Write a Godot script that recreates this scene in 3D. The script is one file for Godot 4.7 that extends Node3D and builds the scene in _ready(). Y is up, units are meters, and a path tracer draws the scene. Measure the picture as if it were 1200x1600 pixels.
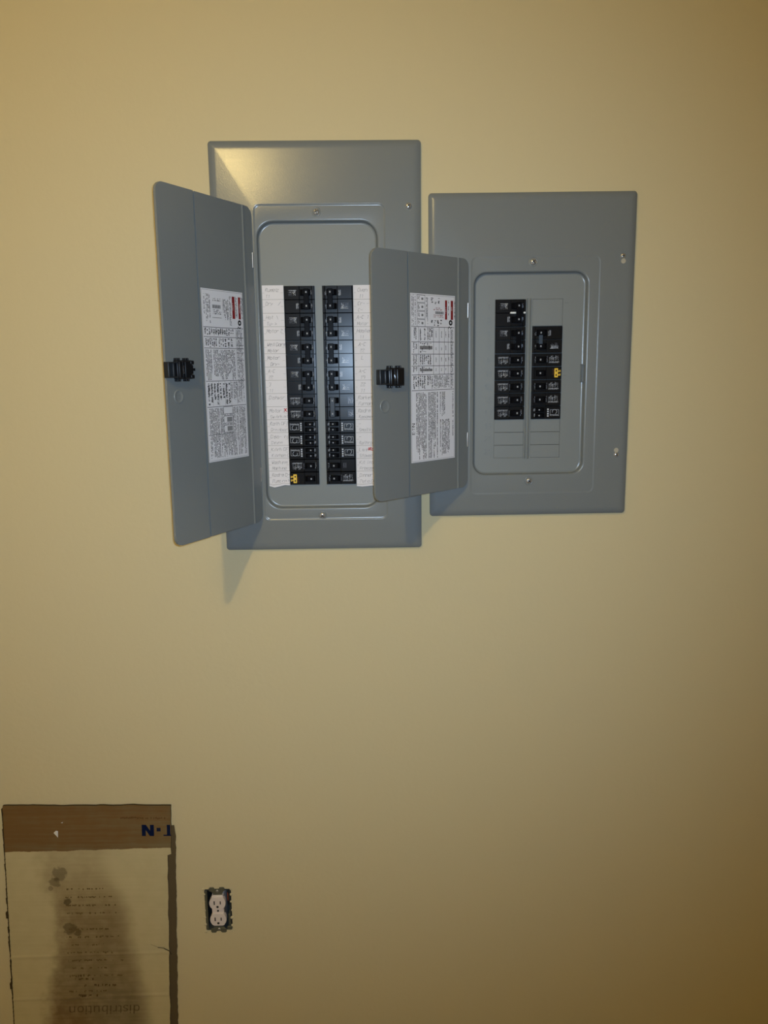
extends Node3D
# Two flush-mounted breaker panels with open doors on a yellow wall, a half-painted cardboard sheet and an uncovered outlet below.

var M := {}
var rng := RandomNumberGenerator.new()
var taken := {}
var group_id := 0


# ---------------------------------------------------------------- naming
func numbered(called: String) -> String:
	if not taken.has(called):
		taken[called] = 0
		return called
	taken[called] += 1
	return "%s_%03d" % [called, taken[called]]


func thing(called: String, label: String, category: String, at: Vector3, group := "") -> Node3D:
	var o := Node3D.new()
	o.name = numbered(called)
	add_child(o, true)
	o.position = at
	o.set_meta("label", label)
	o.set_meta("category", category)
	if group != "":
		o.set_meta("group", group)
	return o


func part(called: String, mesh: Mesh, mat: Material, parent: Node, at := Vector3.ZERO) -> MeshInstance3D:
	var o := MeshInstance3D.new()
	o.name = called
	o.mesh = mesh
	o.material_override = mat
	o.position = at
	o.cast_shadow = GeometryInstance3D.SHADOW_CASTING_SETTING_ON
	parent.add_child(o, true)
	return o


func struct(called: String, mesh: Mesh, mat: Material) -> MeshInstance3D:
	var o := part(called, mesh, mat, self)
	o.set_meta("kind", "structure")
	return o


# ---------------------------------------------------------------- mesh helpers
func begin() -> SurfaceTool:
	var st := SurfaceTool.new()
	st.begin(Mesh.PRIMITIVE_TRIANGLES)
	return st


func done(st: SurfaceTool) -> ArrayMesh:
	st.generate_normals()
	return st.commit()


func tri(st: SurfaceTool, a: Vector3, b: Vector3, c: Vector3) -> void:
	st.add_vertex(a)
	st.add_vertex(b)
	st.add_vertex(c)


# a rounded rectangle, counter-clockwise seen from +z
func ring(x0: float, x1: float, y0: float, y1: float, r: float, z: float, n := 6) -> PackedVector3Array:
	var out := PackedVector3Array()
	var cs := [Vector2(x1 - r, y1 - r), Vector2(x0 + r, y1 - r), Vector2(x0 + r, y0 + r), Vector2(x1 - r, y0 + r)]
	for k in 4:
		for i in n + 1:
			var a := PI / 2 * (k + float(i) / n)
			out.append(Vector3(cs[k].x + r * cos(a), cs[k].y + r * sin(a), z))
	return out


# joins rings; smooth[i] true keeps strip i in the same smoothing group as strip i-1
func loft(st: SurfaceTool, rings: Array, cap := true, soft := []) -> void:
	for k in rings.size() - 1:
		if not soft.has(k):
			group_id += 1
		st.set_smooth_group(group_id)
		var a: PackedVector3Array = rings[k]
		var b: PackedVector3Array = rings[k + 1]
		var n := a.size()
		for i in n:
			var j := (i + 1) % n
			tri(st, a[i], b[i], b[j])
			tri(st, a[i], b[j], a[j])
	if cap:
		group_id += 1
		st.set_smooth_group(group_id)
		var t: PackedVector3Array = rings[rings.size() - 1]
		var c := Vector3.ZERO
		for p in t:
			c += p / t.size()
		for i in t.size():
			tri(st, c, t[(i + 1) % t.size()], t[i])


# block with rounded upright corners and a chamfered front (+z), closed at the back
func slab(st: SurfaceTool, x0: float, x1: float, y0: float, y1: float, z0: float, z1: float, r := 0.0006, c := 0.0005, n := 2) -> void:
	var back := ring(x0, x1, y0, y1, r, z0, n)
	loft(st, [back, ring(x0, x1, y0, y1, r, z1 - c, n), ring(x0 + c, x1 - c, y0 + c, y1 - c, maxf(r - c * 0.5, 0.0001), z1, n)], true)
	group_id += 1
	st.set_smooth_group(group_id)
	var m := Vector3((x0 + x1) / 2, (y0 + y1) / 2, z0)
	for i in back.size():
		tri(st, m, back[i], back[(i + 1) % back.size()])


func slab_mesh(x0: float, x1: float, y0: float, y1: float, z0: float, z1: float, r := 0.0006, c := 0.0005, n := 2) -> ArrayMesh:
	var st := begin()
	slab(st, x0, x1, y0, y1, z0, z1, r, c, n)
	return done(st)


# lathe about z: profile of (radius, z) from the back to the front
func lathe(st: SurfaceTool, prof: Array, sides := 20, at := Vector3.ZERO, soft := true) -> void:
	var rings := []
	for p in prof:
		var a := PackedVector3Array()
		for i in sides:
			a.append(at + Vector3(p[0] * cos(TAU * i / sides), p[0] * sin(TAU * i / sides), p[1]))
		rings.append(a)
	var s := []
	if soft:
		s = range(1, prof.size())
	loft(st, rings, true, s)


func text_mesh(txt: String, height: float, depth: float, font: String) -> TextMesh:
	var t := TextMesh.new()
	var f := SystemFont.new()
	f.font_names = PackedStringArray([font])
	t.font = f
	t.text = txt
	t.font_size = 32
	t.pixel_size = height / 23.0
	t.depth = depth
	t.curve_step = 2.0
	return t


# ---------------------------------------------------------------- drawing of flat print
func new_image(w: int, h: int, c: Color) -> Image:
	var im := Image.create(w, h, false, Image.FORMAT_RGBA8)
	im.fill(c)
	return im


func tex(im: Image) -> ImageTexture:
	im.generate_mipmaps()
	return ImageTexture.create_from_image(im)


func bar(im: Image, x0: float, y0: float, x1: float, y1: float, c: Color) -> void:
	im.fill_rect(Rect2i(int(x0), int(y0), maxi(1, int(x1) - int(x0)), maxi(1, int(y1) - int(y0))), c)


func blend(im: Image, x: int, y: int, c: Color, a: float) -> void:
	if x >= 0 and y >= 0 and x < im.get_width() and y < im.get_height():
		im.set_pixel(x, y, im.get_pixel(x, y).lerp(c, clampf(a, 0, 1)))


func stroke(im: Image, a: Vector2, b: Vector2, w: float, c: Color, alpha := 1.0) -> void:
	var lo := Vector2(minf(a.x, b.x), minf(a.y, b.y)) - Vector2.ONE * (w + 1)
	var hi := Vector2(maxf(a.x, b.x), maxf(a.y, b.y)) + Vector2.ONE * (w + 1)
	for y in range(int(lo.y), int(hi.y) + 1):
		for x in range(int(lo.x), int(hi.x) + 1):
			var p := Vector2(x + 0.5, y + 0.5)
			var d := p.distance_to(Geometry2D.get_closest_point_to_segment(p, a, b))
			if d < w / 2 + 0.5:
				blend(im, x, y, c, (w / 2 + 0.5 - d) * alpha)


func frame(im: Image, x0: float, y0: float, x1: float, y1: float, w: float, c: Color) -> void:
	bar(im, x0, y0, x1, y0 + w, c)
	bar(im, x0, y1 - w, x1, y1, c)
	bar(im, x0, y0, x0 + w, y1, c)
	bar(im, x1 - w, y0, x1, y1, c)


# print too small to read: lines of short dashes; upright lines when turned
func fine_print(im: Image, x0: float, y0: float, x1: float, y1: float, step: float, c: Color, turned := true, full := 0.75) -> void:
	var across := x0 if turned else y0
	var across_end := x1 if turned else y1
	while across + step * 0.6 < across_end:
		if rng.randf() < 0.12:
			across += step * 0.6
			continue
		var s := y0 if turned else x0
		var end := y1 if turned else x1
		end -= (end - s) * (rng.randf() * 0.35 if rng.randf() < 0.5 else 0.0)
		while s < end - 2:
			var run := rng.randf_range(2.0, 9.0)
			var e := minf(s + run, end)
			if rng.randf() < full:
				var k := rng.randf_range(0.3, 0.62) * step
				var o := rng.randf_range(0.0, 0.2) * step
				if turned:
					bar(im, across + o, s, across + o + k, e, c)
				else:
					bar(im, s, across + o, e, across + o + k, c)
			s = e + rng.randf_range(0.7, 1.6)
		across += step


# lettering: the outlines of a flat text, filled into the picture; angle turns it clockwise
func lettering(im: Image, txt: String, at: Vector2, px: float, angle: float, c: Color, alpha := 1.0, font := "Droid Sans", wide := 1.0) -> void:
	var t := text_mesh(txt, 1.0, 0.0, font)
	var arr := t.get_mesh_arrays()
	var v: PackedVector3Array = arr[Mesh.ARRAY_VERTEX]
	var ix: PackedInt32Array = arr[Mesh.ARRAY_INDEX]
	var tr := Transform2D(angle, at)
	for k in range(0, ix.size(), 3):
		var p := []
		for q in 3:
			var w := v[ix[k + q]]
			p.append(tr * Vector2(w.x * px * wide, -w.y * px))
		var lo := Vector2(minf(p[0].x, minf(p[1].x, p[2].x)), minf(p[0].y, minf(p[1].y, p[2].y)))
		var hi := Vector2(maxf(p[0].x, maxf(p[1].x, p[2].x)), maxf(p[0].y, maxf(p[1].y, p[2].y)))
		for y in range(int(lo.y), int(hi.y) + 1):
			for x in range(int(lo.x), int(hi.x) + 1):
				if Geometry2D.point_is_inside_triangle(Vector2(x + 0.5, y + 0.5), p[0], p[1], p[2]):
					blend(im, x, y, c, alpha)


# pen strokes of hand lettering on a 4 by 6 grid: points as digit pairs, strokes parted by spaces
const PEN := {
	"A": "002640 1232", "B": "0006263524033140300 0", "C": "4516050110314", "D": "00061645413000", "E": "46060040 0333", "F": "000646 0333", "G": "451605021041434 3", "H": "0006 4046 0343", "I": "2026",
	"K": "0006 4603 1340", "L": "060040", "M": "0006224640", "N": "00064046", "O": "1605011030414536160", "P": "0006364533 03", "R": "0006364503 1340", "S": "4516050342413001", "T": "0646 2620", "W": "0610233046", "X": "0046 0640",
	"a": "4314030110304144 4440", "b": "0600 0314344230100", "c": "4414020110040", "d": "4640 4414020110304", "e": "0242440402011040", "f": "4536251 020 0434", "g": "4414031232434 4441", "h": "0600 03143440", "i": "2420", "k": "0600 3402 1230",
	"l": "2620", "m": "0400 03142420 23344440", "n": "0400 0314344340", "o": "1403011030414334140", "p": "0400 031434413010", "r": "0400 03143444", "s": "44140342301000", "t": "2621304 1434", "u": "0401103041 4440", "v": "042044", "w": "0410233044", "y": "0422 441000", "z": "04440040",
	"1": "152620", "2": "0516364502 0040", "3": "0516364533 33423010", "4": "300636 0242", "9": "4314050636454340", "-": "0343", "/": "0046", "\\": "0640", "*": "1135 1531", ">": "054201",
}


func handwrite(im: Image, txt: String, at: Vector2, px: float, c: Color, w := 1.6, alpha := 0.8) -> void:
	var x := at.x
	var drift := 0.0
	for ch in txt:
		if PEN.has(ch):
			for s in String(PEN[ch]).split(" "):
				var last := Vector2.INF
				for k in range(0, s.length() - 1, 2):
					var g := Vector2(int(s[k]) + rng.randf_range(-0.35, 0.35), int(s[k + 1]) + rng.randf_range(-0.35, 0.35))
					var p := Vector2(x + g.x * px / 7.0 + g.y * px / 30.0, at.y + drift - g.y * px / 6.0)
					if last != Vector2.INF:
						stroke(im, last, p, w, c, alpha * rng.randf_range(0.55, 1.0))
					last = p
		x += px * (0.4 if ch == " " or ch == "i" or ch == "l" else 0.74)
		drift += rng.randf_range(-0.6, 0.6)


# ---------------------------------------------------------------- materials
func mat(c: Color, rough: float, spec := 0.5, metal := 0.0) -> StandardMaterial3D:
	var m := StandardMaterial3D.new()
	m.albedo_color = c.linear_to_srgb()
	m.roughness = rough
	m.metallic_specular = spec
	m.metallic = metal
	return m


func printed(im: Image, rough: float, spec := 0.5) -> StandardMaterial3D:
	var m := StandardMaterial3D.new()
	m.albedo_texture = tex(im)
	m.roughness = rough
	m.metallic_specular = spec
	return m


func relief(m: StandardMaterial3D, freq: float, octaves: int, scale: float, strength: float, sd: int) -> void:
	var n := FastNoiseLite.new()
	n.seed = sd
	n.noise_type = FastNoiseLite.TYPE_SIMPLEX_SMOOTH
	n.frequency = freq
	n.fractal_octaves = octaves
	var t := NoiseTexture2D.new()
	t.width = 512
	t.height = 512
	t.seamless = true
	t.as_normal_map = true
	t.bump_strength = 4.0
	t.noise = n
	m.normal_enabled = true
	m.normal_texture = t
	m.normal_scale = strength
	m.uv1_triplanar = true
	m.uv1_world_triplanar = true
	m.uv1_scale = Vector3.ONE * scale


func make_materials() -> void:
	M.wall = mat(Color(0.60, 0.508, 0.30), 0.75, 0.25)
	relief(M.wall, 0.03, 3, 4.0, 0.10, 5)
	M.ceiling = mat(Color(0.72, 0.70, 0.66), 0.9, 0.2)
	M.floor = mat(Color(0.25, 0.22, 0.18), 0.8, 0.3)
	M.drywall = mat(Color(0.42, 0.38, 0.29), 0.9, 0.2)
	M.grey = mat(Color(0.180, 0.193, 0.188), 0.23, 0.46)
	relief(M.grey, 0.05, 3, 14.0, 0.10, 9)
	M.dead = mat(Color(0.196, 0.207, 0.196), 0.45, 0.4)
	M.black = mat(Color(0.008, 0.008, 0.009), 0.30, 0.35)
	M.handle = mat(Color(0.005, 0.005, 0.006), 0.30, 0.12)
	M.gloss = mat(Color(0.012, 0.012, 0.013), 0.16, 0.6)
	M.charcoal = mat(Color(0.022, 0.023, 0.024), 0.35, 0.3)
	M.zinc = mat(Color(0.60, 0.58, 0.54), 0.30, 0.5, 0.75)
	M.slot = mat(Color(0.05, 0.048, 0.045), 0.6, 0.3, 0.6)
	M.white = mat(Color(0.75, 0.74, 0.70), 0.4)
	M.yellow = mat(Color(0.80, 0.50, 0.03), 0.45)
	M.tub = mat(Color(0.10, 0.11, 0.11), 0.6)
	M.outlet = mat(Color(0.72, 0.62, 0.55), 0.4)
	M.box = mat(Color(0.045, 0.052, 0.050), 0.6)
	M.galv = mat(Color(0.12, 0.115, 0.075), 0.6, 0.5, 0.3)
	M.copper = mat(Color(0.35, 0.08, 0.04), 0.4)
	M.wire = mat(Color(0.01, 0.01, 0.01), 0.4)
	M.porcelain = mat(Color(0.8, 0.78, 0.74), 0.3)
	M.glass_bulb = mat(Color(0.9, 0.85, 0.75), 0.5)
	M.glass_bulb.emission_enabled = true
	M.glass_bulb.emission = Color(1.0, 0.80, 0.48)
	M.glass_bulb.emission_energy_multiplier = 6.0


# ---------------------------------------------------------------- the room
func wall_with_holes(x0: float, x1: float, y0: float, y1: float, thick: float, holes: Array) -> ArrayMesh:
	var xs := [x0, x1]
	var ys := [y0, y1]
	for h in holes:
		xs.append_array([h[0], h[1]])
		ys.append_array([h[2], h[3]])
	xs.sort()
	ys.sort()
	var st := begin()
	st.set_smooth_group(-1)
	var solid := func(i: int, j: int) -> bool:
		if i < 0 or j < 0 or i >= xs.size() - 1 or j >= ys.size() - 1:
			return false
		var c := Vector2((xs[i] + xs[i + 1]) / 2, (ys[j] + ys[j + 1]) / 2)
		for h in holes:
			if c.x > h[0] and c.x < h[1] and c.y > h[2] and c.y < h[3]:
				return false
		return true
	for i in xs.size() - 1:
		for j in ys.size() - 1:
			if not solid.call(i, j):
				continue
			var a := Vector3(xs[i], ys[j], 0)
			var b := Vector3(xs[i + 1], ys[j], 0)
			var c := Vector3(xs[i + 1], ys[j + 1], 0)
			var d := Vector3(xs[i], ys[j + 1], 0)
			var k := Vector3(0, 0, -thick)
			for q in [[a, b, c, d, true], [b + k, a + k, d + k, c + k, true], [a + k, a, d, d + k, not solid.call(i - 1, j)], [b, b + k, c + k, c, not solid.call(i + 1, j)], [d, c, c + k, d + k, not solid.call(i, j + 1)], [a + k, b + k, b, a, not solid.call(i, j - 1)]]:
				if q[4]:
					tri(st, q[0], q[3], q[2])
					tri(st, q[0], q[2], q[1])
	return done(st)


func box_mesh(lo: Vector3, hi: Vector3) -> ArrayMesh:
	var st := begin()
	var bm := BoxMesh.new()
	bm.size = hi - lo
	st.append_from(bm, 0, Transform3D(Basis(), (lo + hi) / 2))
	return st.commit()


# ---------------------------------------------------------------- panel pieces
# a rectangular plate of the given outline with rectangular cutouts, as one mesh in the xy plane
func plate(x0: float, x1: float, y0: float, y1: float, z: float, thick: float, holes: Array) -> ArrayMesh:
	return wall_with_holes(x0, x1, y0, y1, thick, holes)


func cover_mesh(w: float, h: float, plat: Array, rec: Array, rr: float, drop: float, left: bool) -> ArrayMesh:
	var st := begin()
	var x := w / 2
	var y := h / 2
	var lip := []
	var z := 0.0102 - drop
	var rings := []
	for p in [[0.0, 0.0, 0.006], [0.0, 0.0052, 0.006], [0.0012, 0.0066, 0.005], [0.0090, 0.0083, 0.003], [0.0105, 0.0086, 0.003], [0.0125, 0.0088, 0.003], [0.0150, 0.0089, 0.003]]:
		var loop := ring(-x + p[0], x - p[0], -y + p[0], y - p[0], p[2], p[1], 8)
		if left and p[0] > 0.005:   # the sheet is pulled a little lower along the hinge side
			for i in loop.size():
				if loop[i].x < 0:
					loop[i].z -= 0.0015
		rings.append(loop)
	# shallow sunk field round the opening, its edge a soft bend
	for p in [[0.0, 0.0102, 0.012], [0.0008, 0.0102 - drop * 0.15, 0.0112], [0.0018, 0.0102 - drop * 0.55, 0.0104], [0.0028, 0.0102 - drop * 0.9, 0.0098], [0.0036, z, 0.0095]]:
		rings.append(ring(plat[0] + p[0], plat[1] - p[0], plat[2] + p[0], plat[3] - p[0], p[2], p[1], 8))
	var soft := [1, 2, 3, 4, 5, 8, 9, 10]
	# the lip of the door opening: a rounded roll down to the dead front
	var first := rings.size()
	for k in 7:
		var a := PI / 2 * k / 6.0
		var d := 0.0034 * sin(a)
		rings.append(ring(rec[0] + d, rec[1] - d, rec[2] + d, rec[3] - d, rr - d, z - 0.0034 * (1 - cos(a)), 8))
		if k > 0:
			soft.append(first + k - 1)
	rings.append(ring(rec[0] + 0.0040, rec[1] - 0.0040, rec[2] + 0.0040, rec[3] - 0.0040, rr - 0.004, 0.0022, 8))
	for k in 5:
		var a := PI / 2 * k / 4.0
		var d := 0.0040 + 0.0034 * (1 - cos(a))
		rings.append(ring(rec[0] + d, rec[1] - d, rec[2] + d, rec[3] - d, rr - d, 0.0022 - 0.0030 * sin(a), 8))
		soft.append(rings.size() - 2)
	loft(st, rings, false, soft)
	return done(st)


func screw(parent: Node, at: Vector3, r: float, turn: float) -> void:
	var st := begin()
	lathe(st, [[r * 0.75, -0.003], [r * 1.02, 0.0], [r, r * 0.25], [r * 0.85, r * 0.5], [r * 0.55, r * 0.68], [0.0003, r * 0.74]], 20)
	var o := part("screw", done(st), M.zinc, parent, at)
	var s := begin()
	for k in 2:
		var l := r * 0.62
		var t := r * 0.14
		if k == 0:
			slab(s, -l, l, -t, t, r * 0.3, r * 0.765, 0.0001, 0.0001, 1)
		else:
			slab(s, -t, t, -l, l, r * 0.3, r * 0.765, 0.0001, 0.0001, 1)
	var q := part("slot", done(s), M.slot, o)
	q.rotation.z = turn


func dimple(parent: Node, at: Vector3, r: float) -> void:
	var st := begin()
	lathe(st, [[r * 1.5, -0.0012], [r * 1.45, 0.0002], [r * 1.34, 0.0007], [r * 1.22, 0.0007], [r * 1.12, 0.0002], [r * 1.0, 0.00005]], 28)
	part("dimple", done(st), M.grey, parent, at)


# sheet-metal door seen from inside: x runs from -w (free edge) to 0 (hinge)
func door_mesh(w: float, h: float, crease: float, rib: float) -> ArrayMesh:
	var us := [0.0, 0.0008, 0.002, 0.004, 0.007, 0.011, 0.015]
	var zs := [0.0, 0.0, 0.0, 0.0, 0.0, 0.0, 0.0]
	for p in [[rib - 0.0036, 0.0], [rib - 0.0024, 0.0012], [rib + 0.0006, 0.0015], [rib + 0.0030, 0.0], [crease - 0.0022, 0.0], [crease - 0.0020, -0.0042], [crease + 0.0018, -0.0042], [crease + 0.0020, 0.0010], [crease + 0.0027, 0.0014]]:
		us.append(p[0])
		zs.append(p[1])
	for p in [0.015, 0.011, 0.007, 0.004, 0.002, 0.0008, 0.0]:
		us.append(w - p)
		zs.append(0.0014)
	var r := 0.015
	var st := begin()
	var n := us.size()
	var top := []
	for i in n:
		var d := minf(us[i], w - us[i])
		var cut := 0.0
		if d < r:
			cut = r - sqrt(maxf(r * r - (r - d) * (r - d), 0.0))
		top.append(h / 2 - cut)
	var t := 0.0045
	st.set_smooth_group(-1)
	for i in n - 1:
		var a := Vector3(-us[i], top[i], zs[i])
		var b := Vector3(-us[i + 1], top[i + 1], zs[i + 1])
		var c := Vector3(-us[i + 1], -top[i + 1], zs[i + 1])
		var d := Vector3(-us[i], -top[i], zs[i])
		var k := Vector3(0, 0, -t)
		for q in [[a, d, c, b], [a + k, b + k, c + k, d + k], [a, b, b + k, a + k], [d, d + k, c + k, c]]:
			tri(st, q[0], q[1], q[2])
			tri(st, q[0], q[2], q[3])
	for i in [0, n - 1]:
		var a := Vector3(-us[i], top[i], zs[i])
		var d := Vector3(-us[i], -top[i], zs[i])
		var k := Vector3(0, 0, -t)
		if i == 0:
			tri(st, a, a + k, d + k)
			tri(st, a, d + k, d)
		else:
			tri(st, a, d, d + k)
			tri(st, a, d + k, a + k)
	# returned hem along the free edge, on the outer side
	return done(st)


# a flat sheet with a printed front, x from x0 to x1, y from y1 (top) to y0, and plain edges
func sheet_mesh(x0: float, x1: float, y0: float, y1: float, z: float, thick: float) -> ArrayMesh:
	var st := begin()
	st.set_smooth_group(-1)
	var p := [Vector3(x0, y0, z), Vector3(x1, y0, z), Vector3(x1, y1, z), Vector3(x0, y1, z)]
	var uv := [Vector2(0, 1), Vector2(1, 1), Vector2(1, 0), Vector2(0, 0)]
	for q in [0, 3, 2, 0, 2, 1]:
		st.set_uv(uv[q])
		st.add_vertex(p[q])
	var k := Vector3(0, 0, -thick)
	for e in 4:
		var a: Vector3 = p[e]
		var b: Vector3 = p[(e + 1) % 4]
		st.set_uv(Vector2(0.004, 0.5))
		for v in [a + k, a, b, a + k, b, b + k]:
			st.add_vertex(v)
	return done(st)


func latch(parent: Node, nub: bool) -> void:
	# clamp block with ribbed ends, a U-shaped spring tongue towards the free edge, and a thumb nub
	var st := begin()
	slab(st, -0.018, 0.018, -0.0150, 0.0150, 0.0014, 0.0095, 0.0012, 0.0008)
	slab(st, -0.0165, -0.0085, -0.0135, 0.0135, 0.009, 0.0125, 0.001, 0.0008)
	slab(st, -0.0068, -0.0052, -0.0135, 0.0135, 0.009, 0.0112, 0.0004, 0.0003)
	slab(st, 0.0, 0.0165, -0.0135, 0.0135, 0.009, 0.0105, 0.001, 0.0007)
	for s in [-1, 1]:
		for x in [-0.0155, -0.0105, 0.0045, 0.0100]:
			slab(st, x - 0.0015, x + 0.0015, minf(s * 0.0145, s * 0.0185), maxf(s * 0.0145, s * 0.0185), 0.0014, 0.0085, 0.0008, 0.0006)
	if nub:
		slab(st, 0.017, 0.0235, -0.0075, 0.0075, 0.0014, 0.007, 0.001, 0.0008)
		slab(st, 0.022, 0.0295, -0.0022, 0.0022, 0.0014, 0.006, 0.0006, 0.0005)
		for s in [-1, 1]:
			slab(st, 0.012, 0.0205, minf(s * 0.0080, s * 0.0145), maxf(s * 0.0080, s * 0.0145), 0.0014, 0.0120, 0.0012, 0.001)
	var o := part("latch", done(st), M.black, parent)
	var gl := begin()
	slab(gl, -0.0098, -0.0048, -0.0062, 0.0062, 0.0090, 0.0140, 0.0004, 0.0019)
	part("latch_rib", done(gl), M.gloss, parent)
	var t := begin()
	for s in [-1, 1]:
		slab(t, -0.040, -0.017, minf(s * 0.0105, s * 0.0125), maxf(s * 0.0105, s * 0.0125), 0.0014, 0.0105, 0.0005, 0.0005)
	slab(t, -0.0405, -0.0372, -0.0115, 0.0115, 0.0014, 0.0110, 0.0005, 0.0008)
	slab(t, -0.0265, -0.0232, -0.0108, 0.0108, 0.0014, 0.0085, 0.0005, 0.0008)
	slab(t, -0.0380, -0.0180, -0.0108, 0.0108, 0.0014, 0.0040, 0.0005, 0.0005)
	part("latch_tongue", done(t), M.charcoal, parent)
	o.set_meta("label", "black plastic door latch")


func emboss(parent: Node, at: Vector3) -> void:
	var st := begin()
	lathe(st, [[0.0112, 0.0], [0.0106, 0.0010], [0.0096, 0.0012], [0.0082, 0.0002], [0.0040, 0.0001]], 28)
	part("embossed_ring", done(st), M.grey, parent, at)


# ---------------------------------------------------------------- breakers
# local axes: x from -28 mm (print end) to +28 mm (handle end), the dead front at z = 0
var print_mats := {}
var handle_single: ArrayMesh
var handle_slim: ArrayMesh
var tie_mesh: ArrayMesh
var tie_wide: ArrayMesh
const PITCH := 0.02447


func breaker_print(kind: String) -> Image:
	var poles := 2 if kind.begins_with("double") else 1
	var s := 8.0
	var w := int(56 * s)
	var h := int(24.2 * s * poles)
	var im := new_image(w, h, Color(0.10, 0.10, 0.105))
	var c := Color(0.74, 0.75, 0.78)
	var dim := Color(0.42, 0.43, 0.46)
	var hp := h / float(poles)
	if kind == "double" or kind == "double_plain":
		fine_print(im, w * 0.14, hp * 0.30, w * 0.38, hp * 0.52, 15, c, false, 0.9)
		fine_print(im, w * 0.15, hp * 0.54, w * 0.30, hp * 0.80, 15, dim, false, 0.8)
		fine_print(im, w * 0.31, hp * 0.36, w * 0.41, hp * 0.74, 13, c, true, 0.8)
		bar(im, w * 0.31, hp * 0.30, w * 0.41, hp * 0.34, c)
		bar(im, w * 0.40, hp * 1.30, w * 0.415, hp * 1.70, c)
		fine_print(im, w * 0.43, hp * 1.28, w * 0.49, hp * 1.72, 11, c, true, 0.9)
		for p in 2:
			fine_print(im, w * 0.88, hp * (p + 0.32), w * 0.93, hp * (p + 0.62), 10, c, true, 0.9)
			frame(im, w * 0.015, hp * p + 6, w * 0.50, hp * (p + 1) - 6, 2, Color(0.17, 0.17, 0.18))
	elif kind == "double_switch":
		for p in 2:
			bar(im, w * 0.04, hp * (p + 0.2), w * 0.24, hp * (p + 0.8), Color(0.25, 0.27, 0.31))
			fine_print(im, w * 0.05, hp * (p + 0.3), w * 0.22, hp * (p + 0.7), 13, c, true, 0.6)
			bar(im, w * 0.26, hp * (p + 0.2), w * 0.5, hp * (p + 0.8), Color(0.16, 0.16, 0.16))
	elif kind == "single":
		fine_print(im, w * 0.10, h * 0.24, w * 0.46, h * 0.42, 14, c, false, 0.9)
		fine_print(im, w * 0.12, h * 0.44, w * 0.44, h * 0.82, 12, c, true, 0.6)
		fine_print(im, w * 0.48, h * 0.3, w * 0.52, h * 0.8, 9, dim, true, 0.8)
		fine_print(im, w * 0.88, h * 0.25, w * 0.93, h * 0.75, 10, c, true, 0.7)
	elif kind == "single_plain":
		fine_print(im, w * 0.38, h * 0.3, w * 0.44, h * 0.7, 12, dim, true, 0.9)
		bar(im, w * 0.33, h * 0.3, w * 0.345, h * 0.7, dim)
		fine_print(im, w * 0.90, h * 0.3, w * 0.94, h * 0.7, 10, c, true, 0.7)
	elif kind == "tandem":
		var pts := [Vector2(0.07, 0.2), Vector2(0.07, 0.72), Vector2(0.3, 0.72), Vector2(0.36, 0.72), Vector2(0.36, 0.25)]
		for k in 4:
			stroke(im, Vector2(pts[k].x * w, pts[k].y * h), Vector2(pts[k + 1].x * w, pts[k + 1].y * h), 4, c)
		for k in 16:
			var a := PI * 1.5 * k / 16.0 - 0.4
			var b := PI * 1.5 * (k + 1) / 16.0 - 0.4
			stroke(im, Vector2(w * 0.21 + cos(a) * 34, h * 0.56 + sin(a) * 34), Vector2(w * 0.21 + cos(b) * 34, h * 0.56 + sin(b) * 34), 5, c)
		fine_print(im, w * 0.08, h * 0.18, w * 0.36, h * 0.34, 14, c, false, 0.9)
		for k in 4:
			bar(im, w * 0.41, h * (0.16 + 0.18 * k), w * 0.46, h * (0.28 + 0.18 * k), c)
		for p in 2:
			fine_print(im, w * 0.86, h * (0.16 + 0.44 * p), w * 0.93, h * (0.4 + 0.44 * p), 11, c, true, 0.9)
	elif kind == "arc_fault":
		fine_print(im, w * 0.05, h * 0.25, w * 0.34, h * 0.85, 14, Color(0.45, 0.3, 0.2), true, 0.5)
	return im


func breaker_body(poles: int) -> ArrayMesh:
	# printed front: plateau at the print end, well under the handle, block at the handle end, stepped with chamfers
	var st := begin()
	var h := PITCH * poles
	var y0 := -h / 2 + 0.0007
	var y1 := h / 2 - 0.0007
	var prof := [[-0.028, -0.016], [-0.028, 0.0010], [-0.0268, 0.0014], [-0.0266, 0.0032], [-0.0258, 0.0038], [-0.0005, 0.0040], [0.0006, 0.0034], [0.0010, 0.0020], [0.0225, 0.0020], [0.0232, 0.0034], [0.0240, 0.0039], [0.0272, 0.0038], [0.0279, 0.0033], [0.0280, 0.0008], [0.028, -0.016]]
	for p in poles:
		var a0 := y1 - PITCH * p - 0.0002
		var a1 := y1 - PITCH * (p + 1) + 0.0012
		if p == poles - 1:
			a1 = y0 + 0.0002
		for k in prof.size() - 1:
			group_id += 1
			st.set_smooth_group(group_id)
			var q := [Vector3(prof[k][0], a0, prof[k][1]), Vector3(prof[k + 1][0], a0, prof[k + 1][1]), Vector3(prof[k + 1][0], a1, prof[k + 1][1]), Vector3(prof[k][0], a1, prof[k][1])]
			for i in [0, 1, 2, 0, 2, 3]:
				st.set_uv(Vector2((q[i].x + 0.028) / 0.056, (y1 - q[i].y) / (y1 - y0)))
				st.add_vertex(q[i])
		for k in range(1, prof.size() - 2):
			for s in 2:
				var yy: float = a0 if s == 0 else a1
				var e := [Vector3(prof[k][0], yy, -0.016), Vector3(prof[k][0], yy, prof[k][1]), Vector3(prof[k + 1][0], yy, prof[k + 1][1]), Vector3(prof[k + 1][0], yy, -0.016)]
				group_id += 1
				st.set_smooth_group(group_id)
				for i in ([0, 2, 1, 0, 3, 2] if s == 0 else [0, 1, 2, 0, 2, 3]):
					st.set_uv(Vector2(0.6, 0.02))
					st.add_vertex(e[i])
	return done(st)


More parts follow.
